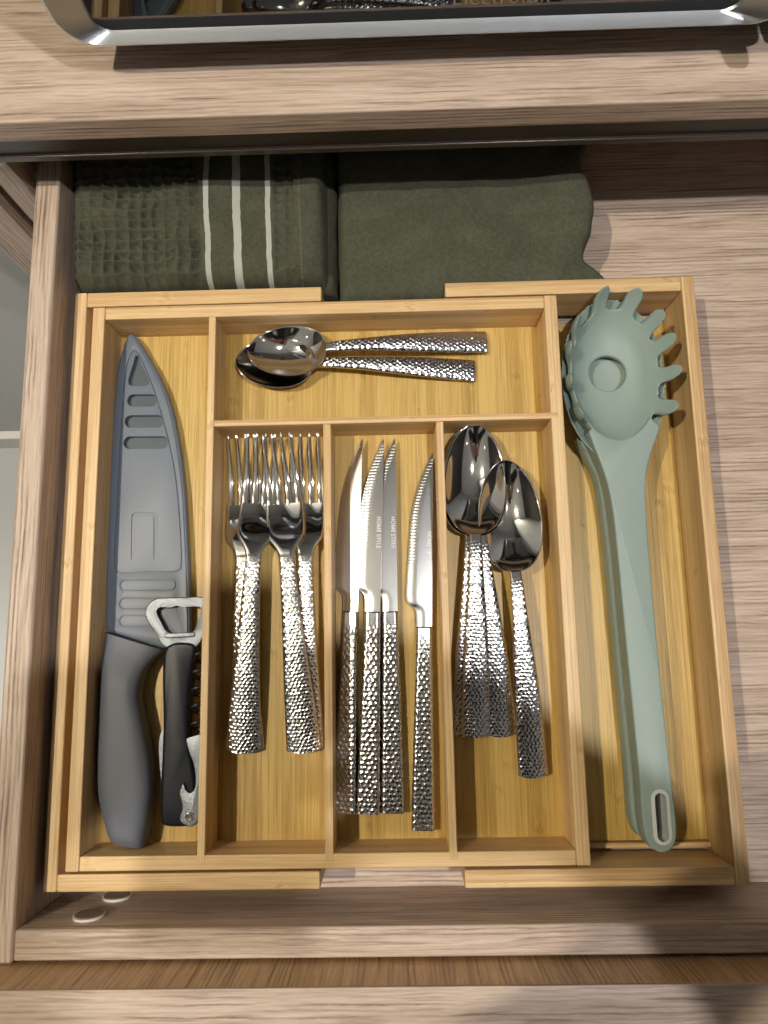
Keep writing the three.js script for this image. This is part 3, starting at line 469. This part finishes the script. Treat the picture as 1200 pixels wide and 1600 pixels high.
// ---------- person taking the picture, seen only mirrored in the steel ----------
{
  const B = [ // [a, b, ra, rb]
    [[45, 120, 520], [45, 420, 470], 150, 165], [[45, 420, 470], [45, 660, 360], 165, 125], [[-95, 660, 340], [185, 660, 340], 78, 78], [[45, 680, 340], [45, 770, 270], 62, 55],
    [[-145, 640, 345], [-225, 400, 300], 58, 46], [[-225, 400, 300], [-60, 452, 165], 44, 30], [[235, 640, 345], [330, 400, 290], 58, 46], [[330, 400, 290], [240, 452, 152], 44, 30],
    [[-30, 80, 520], [-50, -380, 540], 95, 65], [[-50, -380, 540], [-50, -790, 560], 62, 45], [[120, 80, 520], [140, -380, 540], 95, 65], [[140, -380, 540], [140, -790, 560], 62, 45], [[-50, -815, 560], [-55, -825, 400], 42, 34], [[140, -815, 560], [145, -825, 400], 42, 34],
  ];
  const head = (x, y, z) => { const a = 0.8, Y = (y - 862) * Math.cos(a) - (z - 205) * Math.sin(a), Z = (y - 862) * Math.sin(a) + (z - 205) * Math.cos(a), X = x - 45; const sk = (Math.hypot(X / 76, Y / 108, Z / 94) - 1) * 76; const nose = cone([X, Y, Z], [0, 8, -92], [0, -16, -108], 8, 12), ear = Math.min(cone([X, Y, Z], [-77, 8, 6], [-74, -20, 2], 11, 8), cone([X, Y, Z], [77, 8, 6], [74, -20, 2], 11, 8)); return smin(smin(sk, nose, 10), ear, 6); };
  const F = []; // hands: palms, four fingers and a thumb each
  // left hand grips the edge of the phone, right hand lies under it
  F.push([[-64, 452, 165], [-30, 474, 128], 30, 24], [[-30, 474, 128], [-12, 480, 96], 22, 18]);
  for (let k = 0; k < 4; k++) F.push([[-30, 474, 76 + k * 19], [-12, 469, 74 + k * 18], 9.5, 9], [[-12, 469, 74 + k * 18], [14 - (k === 3 ? 8 : 0), 473, 76 + k * 17], 8.8, 7.6]);
  F.push([[-18, 486, 110], [0, 512, 88], 12, 10], [[0, 512, 88], [24, 512, 72], 10, 8]);
  F.push([[238, 452, 150], [196, 468, 122], 29, 27]);
  for (let k = 0; k < 4; k++) { const z = 62 + k * 25, e = [0, 6, 3, -7][k]; F.push([[196, 468, 108 + k * 9], [124, 474, z], 17, 12.5], [[124, 474, z], [88 - e, 468, z + 14], 10.5, 9.5], [[88 - e, 468, z + 14], [50 - e, 472, z + 22], 9.2, 7.8]); }
  F.push([[186, 480, 100], [134, 500, 66], 17, 13], [[134, 500, 66], [88, 511, 70], 11, 9]);
  const f = (x, y, z) => { let d = 1e9; for (const b of B) d = smin(d, cone([x, y, z], b[0], b[1], b[2], b[3]), 30); d = smin(d, head(x, y, z), 12); return d; };
  const h = (x, y, z) => { let d = 1e9; for (const b of F) d = smin(d, cone([x, y, z], b[0], b[1], b[2], b[3]), 5); return d; };
  const g = mergeGeometries([nets(f, [-330, -880, 60], [450, 1000, 720], 15), nets(h, [-110, 410, 25], [285, 540, 205], 3.4)]);
  const p = g.attributes.position, col = new Float32Array(p.count * 3);
  for (let i = 0; i < p.count; i++) { const x = p.getX(i), y = p.getY(i), z = p.getZ(i), skin = (y > 740 && z < 300) || (z < 172 && y > 0 && y < 560) ; const c = y < -780 ? [0.02, 0.02, 0.02] : skin ? [0.42, 0.25, 0.18] : y < 90 ? [0.035, 0.045, 0.075] : [0.018, 0.018, 0.022]; col.set(c, i * 3); }
  g.setAttribute('color', new THREE.BufferAttribute(col, 3));
  const o = thing('person', 'person in dark clothes standing at the drawer, holding up a phone', 'person', [45, -850, 520]);
  part('body', g.translate(-45, 850, -520), std({ vertexColors: true, roughness: 0.85 }), o);
  const hf = (x, y, z) => { const d = head(x, y, z) - 9, Y = (y - 862) * Math.cos(0.8) - (z - 205) * Math.sin(0.8), Z = (y - 862) * Math.sin(0.8) + (z - 205) * Math.cos(0.8); return Math.max(d, -(Math.max(Math.abs(Z + 80) - 90, Y - 52) ), -(Y + 60)); };
  part('hair', nets(hf, [-60, 720, 60], [150, 1010, 380], 6).translate(-45, 850, -520), std({ color: lin(0.012, 0.009, 0.007), roughness: 0.6 }), o);
  const ph = thing('phone', 'black phone held flat above the drawer in both hands', 'phone', [0, 0, 0]);
  const q = part('case', new RoundedBoxGeometry(74, 152, 8, 3, 3.9).translate(12, -62, 8.5), M.black, ph);
  part('screen', new RoundedBoxGeometry(68, 146, 0.6, 2, 0.25).translate(12, -62, 12.9), M.blackGloss, q);
  ph.position.copy(camera.position); ph.rotation.copy(camera.rotation);
}

// ---------- tea towels ----------
function cloth(x0, x1, z0, z1, h, nx, nz, shape) {
  const pos = [], uv = [], idx = [], e = t => Math.sign(t) * (1 - (1 - Math.abs(t)) ** 1.35);
  for (let j = 0; j <= nz; j++) for (let i = 0; i <= nx; i++) {
    const X = e(-1 + 2 * i / nx), Z = e(-1 + 2 * j / nz), ya = (1 - Math.abs(X) ** 26) ** (1 / 5), za = (1 - Math.abs(Z) ** 14) ** (1 / 4);
    const p = [lerp(x0, x1, (X + 1) / 2), h * ya * za, lerp(z0, z1, (Z + 1) / 2)]; uv.push((p[0] - x0) / 1000, (p[2] - z0) / 1000); shape(p, X, Z, ya * za); pos.push(...p);
  }
  for (let j = 0; j < nz; j++) for (let i = 0; i < nx; i++) { const a = j * (nx + 1) + i, b = a + 1, c = a + nx + 1, d = c + 1; idx.push(a, c, b, b, c, d); }
  const g = new THREE.BufferGeometry(); g.setAttribute('position', new THREE.Float32BufferAttribute(pos, 3)); g.setAttribute('uv', new THREE.Float32BufferAttribute(uv, 2)); g.setIndex(idx); g.computeVertexNormals(); return g;
}
const n2 = (x, z, s) => vnoise(x + 500, z + 500, 4096, 4096, s) - 0.5;
{
  const t = thing('tea_towel', 'folded olive waffle tea towel with three white stripes', 'tea towel', [-85, -14, -226]);
  const K = g => g.translate(85, 14, 226);
  part('top_fold', K(cloth(-172, 3, -328, -192, 56, 300, 220, (p, X, Z, f) => {
    const u = p[0] + 172, flat = sstep(88, 91, u) * sstep(142, 139, u), hem = sstep(152, 154, u), wj = n2(p[0] / 14, p[2] / 14, 81) * 3.4, wk = n2(p[0] / 11, p[2] / 11, 82) * 3.4;
    const cu = ((u + wj) / 8.2) * Math.PI, cv = ((p[2] + wk) / 7.4) * Math.PI, waf = Math.abs(Math.sin(cu)) ** 0.7 * Math.abs(Math.sin(cv)) ** 0.7;
    const amp = 5.2 * (0.45 + 1.1 * (n2(p[0] / 20, p[2] / 16, 83) + 0.5)) * (1 - flat) * (1 - hem) * (u > 139 ? 0.55 : 1);
    p[1] += -14 + f * (-amp * waf + n2(p[0] / 24, p[2] / 20, 84) * 5 + n2(p[0] / 7, p[2] / 6, 85) * 1.2 * (1 - 0.6 * flat) - 3 * sstep(0.3, 1, Z)); p[0] += n2(p[1] / 6, p[2] / 16, 86) * 3 * (1 - f) + 0.8 * Math.sin(p[2] / 19) * f;
  })), M.towelA, t);
  part('lower_fold', K(cloth(-165, 8.6, -327, -190, 40, 120, 50, (p, X, Z, f) => { p[1] += -14; p[0] += n2(p[2] / 9, p[1] / 9, 87) * 2.4; })), M.towelB, t);
  const b = thing('tea_towel', 'folded plain olive tea towel right of the striped one', 'tea towel', [97, -14, -225]);
  const B = g => g.translate(-97, 14, 225);
  part('top_fold', B(cloth(9, 187, -326, -181.5, 46, 200, 180, (p, X, Z, f) => {
    const drop = sstep(0.1, 1, Z);
    p[1] += -14 + f * (n2(p[0] / 60, p[2] / 26, 91) * 7 + n2(p[0] / 18, p[2] / 15, 92) * 2 + n2(p[0] / 6, p[2] / 6, 93) * 0.5 - 9 * drop + 5 * sstep(0.4, 1, X) - 2.2 * Math.exp(-(((X - 0.84) * 9) ** 2)) * sstep(0.1, 0.8, Z));
    p[0] += sstep(0.55, 1, X) * (3.4 * Math.sin(p[2] / 10 + 1) + n2(p[2] / 9, 3, 94) * 5 + 9 * sstep(-208, -192, p[2]) - 3) + (1 - f) * n2(p[2] / 12, p[1] / 8, 95) * 4;
  })), M.towelB, b);
  part('lower_fold', B(cloth(11, 182, -325, -183, 26, 100, 50, (p, X, Z, f) => { p[1] += -14; p[0] += n2(p[2] / 9, p[1] / 9, 96) * 3; })), M.towelB, b);
}

renderer.render(scene, camera);
